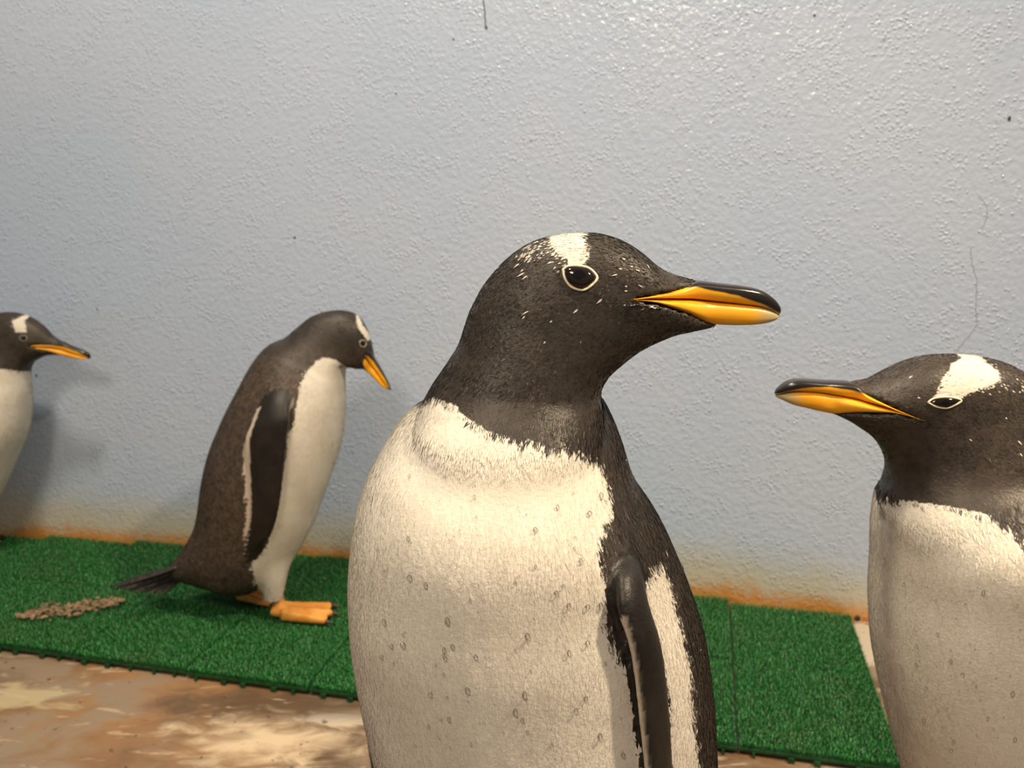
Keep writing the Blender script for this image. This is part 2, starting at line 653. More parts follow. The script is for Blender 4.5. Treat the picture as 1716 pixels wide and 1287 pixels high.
# ------------------------------------------------------------------ turf mat
MA = math.radians(13.0)
UX = np.array([math.cos(MA), -math.sin(MA)])
VX = np.array([math.sin(MA), math.cos(MA)])
TW = 0.2145
U_EDGE = 0.289
V_FRONT = 1.060


def wall_v(u):
    """v coordinate of the wall on the line of constant u"""
    o = u * UX - WC
    b = 2 * (o @ VX)
    c = o @ o - WR * WR
    return (-b + math.sqrt(b * b - 4 * c)) / 2


def turf():
    ctr = U_EDGE * UX + V_FRONT * VX
    root = empty('turf_mat', (ctr[0], ctr[1], 0), 'green artificial grass mat of joined square tiles laid along the foot of the wall', 'mat')
    # shared meshes ---------------------------------------------------
    def base_mesh(wd, dp):
        V, F = [], []

        def box(x0, x1, y0, y1, z0, z1):
            k = len(V)
            V.extend([(x, y, z) for z in (z0, z1) for y in (y0, y1) for x in (x0, x1)])
            F.extend([tuple(k + i for i in q) for q in ((0, 2, 3, 1), (4, 5, 7, 6), (0, 1, 5, 4), (2, 6, 7, 3), (0, 4, 6, 2), (1, 3, 7, 5))])
        g = 0.0011
        box(g, wd - g, g, dp - g, 0.0065, 0.0105)
        n = 6
        for i in range(n):
            for j in range(n):
                cx, cy = (i + 0.5) * wd / n, (j + 0.5) * dp / n
                box(cx - 0.0035, cx + 0.0035, cy - 0.0035, cy + 0.0035, 0, 0.0066)
        # connecting lugs along the open front edge
        for i in range(5):
            cx = (i + 0.5) * wd / 5 + rng.uniform(-0.008, 0.008)
            hw = rng.choice([0.0016, 0.002, 0.004])
            box(cx - hw, cx + hw, -0.0035, g + 0.001, 0.0005, 0.0075)
        me = bpy.data.meshes.new('turf_tile')
        me.from_pydata(V, [], F)
        me.materials.append(M_BASE)
        return me

    def blade_mesh(wd, dp):
        V, F, T = [], [], []
        s = 0.0051
        nx, ny = int((wd - 0.003) / s), int((dp - 0.003) / s)
        for i in range(nx):
            for j in range(ny):
                cx = 0.002 + (i + 0.5) * (wd - 0.004) / nx + rng.normal(0, 0.0006)
                cy = 0.002 + (j + 0.5) * (dp - 0.004) / ny + rng.normal(0, 0.0006)
                nb = 5
                a0 = rng.uniform(0, 6.28)
                for q in range(nb):
                    a = a0 + q * 6.283 / nb + rng.normal(0, 0.3)
                    lean = rng.uniform(0.002, 0.0048)
                    hgt = rng.uniform(0.007, 0.0105)
                    w = rng.uniform(0.0006, 0.0010)
                    dx, dy = math.cos(a), math.sin(a)
                    k = len(V)
                    z0 = 0.0100
                    V += [(cx - dy * w, cy + dx * w, z0), (cx + dy * w, cy - dx * w, z0),
                          (cx + dx * lean * .55 + dy * w * .8, cy + dy * lean * .55 - dx * w * .8, z0 + hgt * .7),
                          (cx + dx * lean * .55 - dy * w * .8, cy + dy * lean * .55 + dx * w * .8, z0 + hgt * .7),
                          (cx + dx * lean * 1.3, cy + dy * lean * 1.3, z0 + hgt)]
                    F += [(k, k + 1, k + 2, k + 3), (k + 3, k + 2, k + 4)]
                    T += [rng.random() ** 1.6] * 5
        me = bpy.data.meshes.new('turf_blades')
        me.from_pydata(V, [], F)
        me.materials.append(M_TURF)
        a = me.attributes.new('tint', 'FLOAT', 'POINT')
        a.data.foreach_set('value', np.array(T, np.float32))
        return me
    D = 0.2275
    bases = [base_mesh(TW, D) for _ in range(2)]
    blades = [blade_mesh(TW, D) for _ in range(2)]
    for cidx in range(12):
        u0 = U_EDGE - (cidx + 1) * TW
        vb = min(wall_v(u0), wall_v(u0 + TW)) - 0.006
        vmid = V_FRONT + D
        for row in range(2):
            v0 = V_FRONT if row == 0 else vmid
            dep = D if row == 0 else vb - vmid
            p = u0 * UX + (v0 + rng.normal(0, 0.0012)) * VX
            t = bpy.data.objects.new('turf_tile', bases[(cidx + row) % 2])
            COL.objects.link(t)
            t.parent = root
            t.location = (p[0] - ctr[0], p[1] - ctr[1], 0)
            t.rotation_euler = (0, 0, -MA + rng.normal(0, 0.002))
            t.scale = (1, dep / D, 1)
            bl = bpy.data.objects.new('turf_blades', blades[(cidx + row * 3) % 2])
            COL.objects.link(bl)
            bl.parent = t
            bl['kind'] = 'stuff'
    return root


turf()


# ------------------------------------------------------------------ penguins
GROUP = 'gentoo penguins in the enclosure'


def rows_px(lst, Y, off=0.0):
    out = []
    for r in lst:
        x1, y1, x2, y2, th = r[:5]
        o = r[5] if len(r) > 5 else off
        A, B = up(x1, y1, Y + o), up(x2, y2, Y + o)
        c, h = (A + B) / 2, (B - A) / 2
        dist = np.linalg.norm(c - np.array([0, 0, CAMH]))
        h = h * math.sqrt(max(0.5, 1 - (th / dist) ** 2))
        out.append((c - h, c + h, th))
    return out


def flip_rows(lst):
    return [(up(a[0], a[1], a[2]), up(b[0], b[1], b[2]), th) for a, b, th in lst]


def mirror_part(p, Y):
    V = p['V'].copy()
    V[:, 1] = 2 * Y - V[:, 1]
    fl = p['flow'].copy()
    fl[:, 1] *= -1
    return dict(V=V, F=[tuple(reversed(q)) for q in p['F']], flow=fl, t=p['t'], a=p['a'])


def foot_parts(heel, head, length=0.11, lift=0.0, ankle=None):
    """leg stub, three toes and webs; returns lofts and claw positions"""
    d = np.array([math.cos(head), math.sin(head), 0])
    s = np.array([-math.sin(head), math.cos(head), 0])
    heel = np.array(heel, float)
    parts, claws = [], []
    zt = np.array([0, 0, 1.0])
    def L(rows, n=18, seg=16):
        parts.append(loft(rows, n, seg, axis='cross'))
    # sole / palm
    P = lambda f, q, z: heel + d * f * length + s * q + zt * (z + lift * (1 - f))
    L([(P(-0.08, -0.008, .010), P(-0.08, 0.008, .010), .006),
       (P(0.10, -0.014, .012), P(0.10, 0.014, .012), .011),
       (P(0.32, -0.019, .010), P(0.32, 0.019, .010), .0085),
       (P(0.55, -0.025, .0065), P(0.55, 0.025, .0065), .0052),
       (P(0.80, -0.030, .005), P(0.80, 0.030, .005), .0042), (P(0.93, -0.031, .0045), P(0.93, 0.031, .0045), .0035)])
    for q0, q1, f in ((-0.013, -0.031, 0.93), (0.0, 0.0, 1.0), (0.013, 0.031, 0.93)):
        r = [(0.15, 0.011, .0085), (0.5, 0.0085, .0075), (0.8, 0.007, .0066), (1.0, 0.0055, .005)]
        L([(P(f * t, q0 + (q1 - q0) * t - w * .62, z), P(f * t, q0 + (q1 - q0) * t + w * .62, z), z * .95) for t, z, w in
           [(a, b + .001, c) for a, b, c in r]])
        claws.append((P(f * 1.0, q1, .006), d))
    if ankle is not None:
        A = np.array(ankle, float)
        base = P(0.10, 0, .012)
        rows = []
        for t, w in ((0, .019), (.35, .014), (.7, .0125), (1, .012)):
            c = A + (base - A) * t
            rows.append((c - d * w, c + d * w, w * .95))
        parts.append(loft(rows, 16, 18, axis='cross'))
    return parts, claws


def tube_loop(pts, r, closed=True, seg=8):
    pts = [np.array(p) for p in pts]
    n = len(pts)
    V, F = [], []
    for i in range(n):
        t = pts[(i + 1) % n] - pts[i - 1]
        t /= np.linalg.norm(t) + 1e-9
        a = np.cross(t, (0, 1, 0))
        a /= np.linalg.norm(a) + 1e-9
        b = np.cross(t, a)
        for j in range(seg):
            an = 2 * math.pi * j / seg
            V.append(pts[i] + r * (a * math.cos(an) + b * math.sin(an)))
    for i in range(n):
        for j in range(seg):
            F.append((i * seg + j, i * seg + (j + 1) % seg, ((i + 1) % n) * seg + (j + 1) % seg, ((i + 1) % n) * seg + j))
    return V, F


def make_penguin(cfg):
    Y = cfg['Y']
    S = Y / FPX                                     # metres per pixel at the bird
    feather_parts = [loft(rows_px(cfg['torso'], Y), 70, 56, ex=2.15),
                     loft(rows_px(cfg['neck'], Y), 80, 48, ex=cfg.get('ex', 2.25))]
    for (px, py, rpx, rd) in cfg.get('balls', []):
        feather_parts.append(ellipsoid(up(px, py, Y), (rpx * S, rd, rpx * S), cfg.get('ballflow', (-1, 0, -.3))))
    flips = [loft(flip_rows(r), 150, 60, axis='cross', ex=1.9) for r in cfg['flippers']]
    if cfg.get('mirror_flipper'):
        flips.append(mirror_part(flips[0], Y))
    feet, claws = [], []
    for ft in cfg['feet']:
        a, b = foot_parts(**ft)
        feet += a
        claws += b
    for leg in cfg.get('thighs', []):
        feather_parts.append(loft(leg, 20, 28, axis='cross'))
    allp = feather_parts + flips + feet
    co, faces = remesh(allp, cfg['voxel'], cfg.get('smooth', 12), cfg.get('soft'))
    co[:, 2] = np.maximum(co[:, 2], 0.0003 + cfg.get('floor', 0.0))
    # nearest source vertex tells flow, part, param
    allV = np.vstack([p['V'] for p in allp])
    allflow = np.vstack([p['flow'] for p in allp])
    kinds = np.concatenate([np.full(len(p['V']), k) for k, ps in ((0, feather_parts), (1, flips), (2, feet)) for p in ps])
    at = np.concatenate([p['t'] for p in allp])
    aa = np.concatenate([p['a'] for p in allp])
    kd = kdtree.KDTree(len(allV))
    for i, v in enumerate(allV):
        kd.insert(v, i)
    kd.balance()
    idx = np.array([kd.find(v)[1] for v in co])
    kind = kinds[idx]
    vflow = allflow[idx]

    def white_sd(P):
        px = proj(P)
        w = np.full(len(P), -1.0)
        for poly in cfg['white']:
            sd = poly_sd(px, poly) * S
            fd = cfg.get('face')
            if fd is not None:
                c = cfg['axis']
                dd = (P[:, 0] - c[0]) * fd[0] + (P[:, 1] - c[1]) * fd[1] + cfg.get('back', 0.03)
                sd = np.minimum(sd, dd)
            w = np.maximum(w, sd)
        for poly in cfg['patch']:
            w = np.maximum(w, poly_sd(px, poly) * S)
        return w
    bvh0 = BVHTree.FromPolygons([Vector(v) for v in co], faces)
    flat = proj(co * np.array([1, 0, 1]) + np.array([0, Y, 0]))
    osd = np.max([poly_sd(flat, p) for p in cfg['orange']], axis=0) * (kind == 0)
    carve = np.clip((osd * S) / 0.0012, 0, 1)
    co[:, 1] = Y + (co[:, 1] - Y) * (1 - 0.5 * carve)
    white = white_sd(co)
    pale = np.zeros(len(co))
    fl = kind == 1
    white[fl] = -1
    t_, a_ = at[idx], aa[idx]
    lead = cfg.get('pale', lambda t, a: np.zeros(len(t)))
    pale[fl] = lead(t_[fl], a_[fl])
    foot = (kind == 2).astype(float)
    white[kind == 2] = -1
    brown = cfg.get('brown', lambda P, px: np.zeros(len(P)))(co, proj(co))
    brown[fl] *= 0.0
    root = empty('gentoo_penguin', cfg['root'], cfg['label'], 'penguin', GROUP)
    body = mesh_obj('body', co, faces, M_PLUM, root, True,
                    dict(white=white, pale=pale, foot=foot, brown=brown, tint=np.where(fl & (pale < 0.3), 0.55, 1.0)))
    bvh = BVHTree.FromPolygons([Vector(v) for v in co], faces)

    # ---------------------------------------------------------------- feather coat
    me = body.data
    nrm = np.empty(len(co) * 3)
    me.vertices.foreach_get('normal', nrm)
    nrm = nrm.reshape(-1, 3)
    ok = np.array([q for q in faces if len(q) == 4])
    k0 = ok[:, 0]
    use = (kind[k0] == 0)
    vis = proj(co[k0])
    if 'coat_max_y' in cfg:
        use &= (vis[:, 1] < cfg['coat_max_y'])
    ok = ok[use]
    ar = np.linalg.norm(np.cross(co[ok[:, 2]] - co[ok[:, 0]], co[ok[:, 3]] - co[ok[:, 1]]), axis=1)
    N = cfg['feathers']
    pick = rng.choice(len(ok), N, p=ar / ar.sum())
    uv = rng.random((N, 2))
    q = ok[pick]
    wts = np.stack([(1 - uv[:, 0]) * (1 - uv[:, 1]), uv[:, 0] * (1 - uv[:, 1]), uv[:, 0] * uv[:, 1], (1 - uv[:, 0]) * uv[:, 1]], 1)
    P = (co[q] * wts[..., None]).sum(1)
    Nn = nrm[q[:, 0]]
    fw = vflow[q[:, 0]] + rng.normal(0, 0.16, (N, 3))
    fw -= Nn * (fw * Nn).sum(1)[:, None]
    fw /= np.linalg.norm(fw, axis=1)[:, None] + 1e-9
    sd = np.cross(Nn, fw)
    px = proj(P)
    w = white_sd(P)
    headness = cfg['head'](px)                       # 1 on the head, 0 on the body
    Lf = (0.0075 - 0.0040 * headness) * rng.uniform(0.7, 1.25, N) * cfg.get('flen', 1.0)
    Wf = (0.00085 - 0.00030 * headness) * rng.uniform(0.7, 1.3, N) * cfg.get('fwid', 1.0)
    tilt = rng.uniform(0.0, 0.04, N)
    tilt = np.where(w > 0, tilt * 0.35, tilt)
    w = w + rng.normal(0, 0.0012, N)
    for poly, prob in cfg.get('speckle', []):
        ins = poly_sd(px, poly) > 0
        w = np.where(ins & (rng.random(N) < prob), 0.004, w)
    for poly, prob in cfg.get('fleck', []):          # isolated white tips
        ins = poly_sd(px, poly) > 0
        hit = ins & (rng.random(N) < prob)
        w = np.where(hit, 0.004, w)
        Lf = np.where(hit, Lf * rng.uniform(0.7, 1.5, N), Lf)
        Wf = np.where(hit, Wf * 0.9, Wf)
        tilt = np.where(hit, 0.16, tilt)
    # no feathers over the horn or the eye
    keep = np.ones(N, bool)
    for poly, mg in cfg['bald']:
        keep &= poly_sd(px, poly) < -mg
    P, Nn, fw, sd, Lf, Wf, tilt, w = (x[keep] for x in (P, Nn, fw, sd, Lf, Wf, tilt, w))
    n = len(P)
    br = cfg.get('brown', lambda P, px: np.zeros(len(P)))(P, proj(P))
    root_p = P - Nn * 0.0003
    midp = P + fw * (Lf * .5)[:, None] + Nn * (Lf * .5 * np.sin(tilt) + 0.00012)[:, None]
    tip = P + fw * Lf[:, None] + Nn * (Lf * np.sin(tilt) * 0.8)[:, None]
    V = np.stack([root_p, midp - sd * Wf[:, None], tip, midp + sd * Wf[:, None]], 1).reshape(-1, 3)
    F = np.arange(n * 4).reshape(-1, 4)
    tn = np.repeat(np.clip(rng.normal(1.0, cfg.get('tintvar', 0.045), n), 0.6, 1.6), 4)
    coat = mesh_obj('feather_coat', V, F, M_PLUM, body, True,
                    dict(white=np.repeat(w, 4), pale=np.zeros(n * 4), foot=np.zeros(n * 4), brown=np.repeat(br, 4), tint=tn))
    vn = np.repeat(Nn + rng.normal(0, 1, Nn.shape) * np.where(w > 0, 0.035, 0.13)[:, None], 4, 0)
    vn /= np.linalg.norm(vn, axis=1)[:, None]
    coat.data.normals_split_custom_set_from_vertices(vn.astype(np.float32).tolist())
    coat['kind'] = 'stuff'

    # ---------------------------------------------------------------- bill
    def skin_half(pt):
        h = bvh0.ray_cast(Vector((pt[0], Y - 0.3, pt[2])), Vector((0, 1, 0)))
        return 0.0 if h[0] is None else max(0.0, Y - h[0].y)
    tipx = cfg['tip']
    bills = []
    for nm, rows, proud in (('upper_mandible', cfg['upper'], 0.0005), ('lower_mandible', cfg['lower'], 0.0003)):
        rr = []
        for (x1, y1, x2, y2, hw) in rows:
            A, B = up(x1, y1, Y), up(x2, y2, Y)
            c = (A + B) / 2
            sk = skin_half(c)
            rr.append((A, B, max(hw, sk + proud) if sk > 0 else hw))
        lf = loft(rr, 64, 40, ex=2.7)
        V = lf['V']
        # slight sink of the gape so the two halves meet in a groove
        px = proj(V * np.array([1, 0, 1]) + np.array([0, Y, 0]))
        og = np.full(len(V), -1.0)
        for poly in cfg['orange']:
            og = np.maximum(og, poly_sd(px, poly) * S + cfg.get('ogrow', 0.0004))
        tp = np.clip(1 - np.hypot(px[:, 0] - tipx[0], px[:, 1] - tipx[1]) / tipx[2], 0, 1)
        tp = np.clip(tp * 1.8, 0, 1)
        bills.append(mesh_obj(nm, V, lf['F'], M_BILL, None, True, dict(orange=og, tip=tp)))
    bill_up, bill_lo = bills
    bill_up.parent = root
    bill_up.matrix_parent_inverse = root.matrix_world.inverted()
    bill_lo.parent = root
    bill_lo.matrix_parent_inverse = root.matrix_world.inverted()

    # ---------------------------------------------------------------- eyes, both sides of the head
    for side in (1, -1):
        outl = []
        for (x, y) in cfg['eye']:
            p = up(x, y, Y)
            # surface under that outline point along the view
            r = ray(x, y)
            r = r / np.linalg.norm(r)
            h = bvh.ray_cast(Vector((0, 0, CAMH)), Vector(r))
            q = np.array(h[0]) if h[0] is not None and h[0].y < Y else p - np.array([0, 0.025, 0])
            outl.append(q)
        outl = catmull(np.array(outl + outl[:1]), 41)[:-1]
        c = outl.mean(0)
        plane_y = outl[:, 1]
        bulge = cfg.get('bulge', 0.0032)
        V, F = [], []
        nr = 8
        for k in range(nr + 1):
            s = k / nr
            for o in outl:
                p = c + (o - c) * (0.98 * s)
                p = p + np.array([0, -bulge * math.sqrt(max(0, 1 - s * s)) - 0.0004, 0])
                V.append(p)
        m = len(outl)
        for k in range(nr):
            for j in range(m):
                F.append((k * m + j, k * m + (j + 1) % m, (k + 1) * m + (j + 1) % m, (k + 1) * m + j))
        V = np.array(V)
        pr = cfg['pupil'] * S
        pv, pf = [], []
        pc = V[0] + np.array([0, -0.0002, 0])
        for k in range(5):
            for j in range(20):
                an = 2 * math.pi * j / 20
                rr_ = pr * k / 4
                pv.append(pc + np.array([rr_ * math.cos(an), 0.9 * (bulge * 0.5) * (k / 4) ** 2 * 0.5 - 0.0001, rr_ * math.sin(an) * cfg.get('squint', 1)]))
        for k in range(4):
            for j in range(20):
                pf.append((k * 20 + j, k * 20 + (j + 1) % 20, (k + 1) * 20 + (j + 1) % 20, (k + 1) * 20 + j))
        lid_c = outl.mean(0)
        lidpts = [lid_c + (o - lid_c) * 1.06 + np.array([0, -0.0006, 0]) for o in outl]
        tv, tf = tube_loop(lidpts, cfg.get('lid', 0.0012))
        sets = [V, np.array(pv), np.array(tv)]
        if side == -1:
            for s_ in sets:
                s_[:, 1] = 2 * Y - s_[:, 1]
        eye = mesh_obj('eye', sets[0], F, M_EYE, root)
        mesh_obj('pupil', sets[1], pf, M_PUPIL, eye)
        mesh_obj('eyelid_ring', sets[2], tf, M_LID, root)

    # ---------------------------------------------------------------- claws and tail
    for cp, d in claws:
        rows = []
        u = np.array([-d[1], d[0], 0])
        for t, r_ in ((0, .0034), (.4, .003), (.8, .0016), (1, .0006)):
            c = cp + d * 0.014 * t - np.array([0, 0, 0.002 * t * t])
            rows.append((c - u * r_, c + u * r_, r_))
        lf = loft(rows, 8, 8, axis='cross')
        mesh_obj('claw', lf['V'], lf['F'], M_CLAW, root)
    for base, tipp, wd in cfg['tail']:
        base, tipp = np.array(base), np.array(tipp)
        d = tipp - base
        s = np.cross(d, (0, 0, 1))
        s /= np.linalg.norm(s) + 1e-9
        s = s + np.array([0, 0, cfg.get('tailroll', 0.0)])
        s /= np.linalg.norm(s)
        rows = []
        for t, k in ((0, .55), (.3, 1), (.7, .85), (.93, .4), (1, .08)):
            c = base + d * t
            rows.append((c - s * wd * k, c + s * wd * k, 0.0016 * (1 - .6 * t)))
        lf = loft(rows, 14, 10, axis='cross')
        mesh_obj('tail_feather', lf['V'], lf['F'], M_TAIL if rng.random() < .6 else M_TAIL2, root)

    # ---------------------------------------------------------------- water beads on the plumage
    if cfg.get('drops'):
        V, F = [], []
        for poly, cnt, r0, r1 in cfg['drops']:
            poly = np.array(poly, float)
            lo, hi = poly.min(0), poly.max(0)
            made = 0
            tries = 0
            while made < cnt and tries < cnt * 30:
                tries += 1
                q = lo + (hi - lo) * rng.random(2)
                if poly_sd(q[None], poly)[0] < 0:
                    continue
                r = ray(*q)
                r = r / np.linalg.norm(r)
                h = bvh.ray_cast(Vector((0, 0, CAMH)), Vector(r))
                if h[0] is None:
                    continue
                made += 1
                nn = np.array(h[1])
                rad = r0 + (r1 - r0) * rng.random() ** 3
                c = np.array(h[0]) + nn * (rad * 0.45 + 0.0008)
                e = ellipsoid(c, (rad * .85, rad * .85, rad * rng.uniform(1.0, 1.6)), seg=12, rings=8)
                k = len(V)
                V += list(e['V'])
                F += [tuple(i + k for i in q_) for q_ in e['F']]
        wd = mesh_obj('water_beads', V, F, M_WATER, body)
        wd['kind'] = 'stuff'
    return root


def fan_tail(c, d, L=0.10, n=7, spread=0.5, w=0.006):
    c, d = np.array(c, float), np.array(d, float)
    d /= np.linalg.norm(d)
    s = np.cross(d, (0, 0, 1))
    s /= np.linalg.norm(s)
    out = []
    for i in range(n):
        k = (i - (n - 1) / 2) / ((n - 1) / 2)
        dd = d * math.cos(k * spread) + s * math.sin(k * spread)
        out.append((c + s * k * 0.02, c + s * k * 0.02 + dd * L * (1 - .15 * abs(k)), w))
    return out


def edge_pale(lo=0.62, width=0.5, side=0.0):
    """pale band along the flipper's first outline (angle 0)"""
    def f(t, a):
        d = np.abs((a - side + np.pi) % (2 * np.pi) - np.pi)
        return np.clip((width - d) / 0.12, 0, 1) * lo
    return f


# ---- the large bird that turns its head to the right
YM = 0.52
main_patch = [(985, 380), (984, 391), (982, 405), (989, 416), (988, 430), (981, 444), (985, 452), (971, 456), (951, 452), (953, 437), (936, 426),
              (929, 419), (920, 405), (924, 396), (929, 380)]
main_eye = [(945, 452), (953, 447), (967, 446.5), (983, 449), (993, 456), (999, 466), (990, 477), (977, 484.5), (963, 482), (953, 475), (947, 464)]
main_orange = [(1040, 494), (1060, 491), (1090, 486), (1135, 480.5), (1160, 479.5), (1184, 484.5), (1229, 494), (1278, 511), (1300, 523), (1320, 530),
               (1310, 555), (1264, 555), (1229, 548), (1191, 543), (1170, 536), (1142, 523), (1111, 510.5), (1083, 500.5), (1040, 496)]


def main_pale(t, a):
    d = np.abs((a - 0.25 + np.pi) % (2 * np.pi) - np.pi)
    lower = np.clip((0.62 - d) / 0.35, 0, 1) * (t > 0.30)
    return lower * 0.85


main_cfg = dict(
    Y=YM, voxel=0.0021, root=(0.02, YM, 0), smooth=14,
    soft=[(lambda c, p: np.clip(1 - np.hypot((p[:, 0] - 850) / 190, (p[:, 1] - 800) / 130), 0, 1) * (c[:, 1] < YM), 220),
          (lambda c, p: np.clip(1 - np.hypot((p[:, 0] - 1000) / 60, (p[:, 1] - 720) / 90), 0, 1), 60)],
    label='large wet gentoo penguin facing front with its head turned right, white eye patch',
    torso=[(760, 645, 960, 650, .028, .03), (718, 668, 1006, 664, .055, .026), (672, 702, 1026, 694, .074, .02), (640, 748, 1044, 738, .087, .014),
           (612, 803, 1066, 800, .097, .006), (593, 870, 1110, 868, .103, 0), (584, 950, 1146, 946, .107, 0), (585, 1010, 1169, 1008, .11, 0),
           (589, 1062, 1182, 1060, .11, 0), (600, 1128, 1191, 1122, .11, 0), (614, 1190, 1196, 1185, .11, 0), (638, 1287, 1198, 1287, .108, 0),
           (668, 1400, 1190, 1400, .105, 0), (700, 1520, 1165, 1520, .10, 0), (740, 1640, 1120, 1640, .085, 0), (800, 1735, 1060, 1735, .06, 0),
           (870, 1790, 990, 1790, .03, 0)],
    neck=[(750, 830, 970, 830, .035, -.030), (706, 775, 992, 775, .055, -.021), (693, 728, 1006, 728, .057, -.015), (700, 692, 1011, 690, .054, -.006),
          (722, 648, 1006, 660, .0495), (746, 612, 1009, 646, .0455), (767, 578, 1022, 626, .042), (779, 543, 1044, 607, .039),
          (790, 514, 1070, 588, .0365), (812, 475, 1095, 575, .0345), (845, 437, 1116, 566.5, .0325), (880, 411, 1128, 562, .0315), (915, 397, 1138, 559.5, .030),
          (957, 390.5, 1146, 558, .0285), (1002, 391, 1154, 556.5, .0262), (1040, 402, 1161, 555.5, .0232), (1072, 421, 1168, 554, .0195), (1100, 444, 1174, 553, .016),
          (1122, 457, 1181, 551.5, .0135), (1150, 466, 1190, 549, .0112), (1166, 471, 1200, 545, .0088), (1185, 484, 1205, 532, .005)],
    balls=[(950, 468, 68, .0305)], ballflow=(-1, 0, -.25),
    flippers=[[((1044, 934, .450), (1062, 946, .458), .006), ((1036, 960, .432), (1070, 972, .448), .0072), ((1037, 990, .422), (1077, 1000, .440), .007),
               ((1041, 1025, .416), (1086, 1030, .436), .007), ((1053, 1062, .414), (1098, 1062, .434), .0065), ((1062, 1100, .413), (1107, 1100, .433), .0062),
               ((1069, 1150, .412), (1113, 1150, .432), .006), ((1076, 1215, .411), (1119, 1215, .431), .006), ((1084, 1287, .411), (1122, 1287, .431), .0058),
               ((1090, 1380, .412), (1126, 1380, .432), .0055), ((1097, 1480, .415), (1126, 1480, .434), .005), ((1104, 1540, .42), (1122, 1545, .432), .004)],
              [((622, 1010, .55), (660, 1010, .56), .009), ((612, 1100, .55), (660, 1100, .56), .009), ((610, 1170, .55), (662, 1170, .56), .008),
               ((613, 1230, .55), (668, 1230, .56), .008), ((623, 1300, .55), (676, 1300, .56), .007), ((640, 1400, .55), (684, 1400, .56), .006),
               ((662, 1480, .55), (684, 1480, .56), .004)]],
    pale=main_pale,
    feet=[dict(heel=(-0.035, 0.50, 0), head=math.radians(-105), ankle=(-0.02, 0.52, 0.085)),
          dict(heel=(0.075, 0.50, 0), head=math.radians(-92), ankle=(0.065, 0.52, 0.085))],
    tail=fan_tail((0.05, 0.595, 0.085), (0.25, 1, -0.55), 0.11),
    white=[[(560, 640), (700, 690), (711, 668), (731, 668), (761, 679), (781, 699), (811, 718), (842, 730), (882, 738), (912, 744), (942, 742), (962, 750),
            (984, 763), (1003, 786), (1016, 811), (1025, 841), (1028, 871), (1019, 896), (1011, 922), (1008, 945), (1014, 982), (1018, 1012),
            (1015, 1057), (1026, 1088), (1033, 1113), (1050, 1124), (1062, 1130), (1085, 1200), (1100, 1300), (1120, 1500), (1120, 1800), (560, 1800), (500, 1000)],
           [(1082, 1000), (1098, 975), (1113, 962), (1126, 985), (1136, 1032), (1146, 1068), (1158, 1133), (1162, 1183), (1166, 1243), (1172, 1290), (1172, 1500), (1128, 1500), (1100, 1287), (1100, 1133), (1090, 1060)]],
    face=(-0.35, -0.94), axis=(0.012, 0.52), back=0.045,
    patch=[main_patch],
    speckle=[([(932, 420), (915, 400), (900, 398), (876, 414), (868, 428), (890, 440), (925, 444), (950, 446), (952, 436)], 0.33)],
    fleck=[([(830, 450), (940, 470), (1000, 500), (1110, 530), (1130, 500), (1090, 480), (1110, 460), (1040, 430), (1000, 450), (870, 430)], 0.026),
           ([(790, 500), (1000, 500), (1020, 560), (800, 590)], 0.006), ([(1030, 760), (1170, 1000), (1060, 900)], 0.0012)],
    bald=[(main_orange, 1.0), (main_eye, 1.5)],
    head=lambda px: np.clip((700 - px[:, 1]) / 120, 0, 1),
    brown=lambda P, px: np.full(len(P), 0.15),
    feathers=120000, coat_max_y=1420,
    upper=[(1050, 493, 1050, 494.5, .002), (1070, 489.8, 1070, 494.7, .003), (1090, 486, 1090, 495.5, .004), (1135, 480, 1135, 499, .006), (1152, 474, 1152, 500, .0098), (1168, 470, 1167, 501.5, .0098),
           (1205, 474, 1204, 505, .0094), (1247, 479, 1245, 509.5, .0088), (1275, 486, 1270, 513, .0078), (1296, 500, 1288, 519, .006), (1306, 513, 1300, 526, .004), (1308.5, 521, 1304, 529, .0016)],
    lower=[(1046, 493.5, 1046, 495.5, .002), (1083, 494.5, 1083, 500.5, .003), (1111, 497, 1111, 510, .005), (1142, 499.5, 1142, 522.5, .007), (1170, 502, 1170, 535.5, .0088), (1191, 504, 1191, 542, .0094),
           (1229, 507.5, 1229, 544.5, .0088), (1264, 511.5, 1264, 543.5, .0075), (1285, 517, 1285, 540.5, .006), (1299, 524, 1299, 535.5, .004), (1304, 528, 1304, 531, .0012)],
    orange=[main_orange], tip=(1310, 530, 55),
    eye=main_eye, pupil=11, lid=0.0008, bulge=0.0036,
    drops=[([(620, 800), (1010, 780), (1015, 1000), (1060, 1280), (660, 1280), (600, 1050)], 150, .0004, .0017),
           ([(1010, 680), (1050, 780), (1180, 1100), (1190, 1280), (1170, 1200), (1120, 960), (1030, 840)], 45, .0004, .0011),
           ([(790, 520), (960, 395), (1110, 460), (1000, 600), (760, 640)], 60, .0003, .0008)],
)
make_penguin(main_cfg)

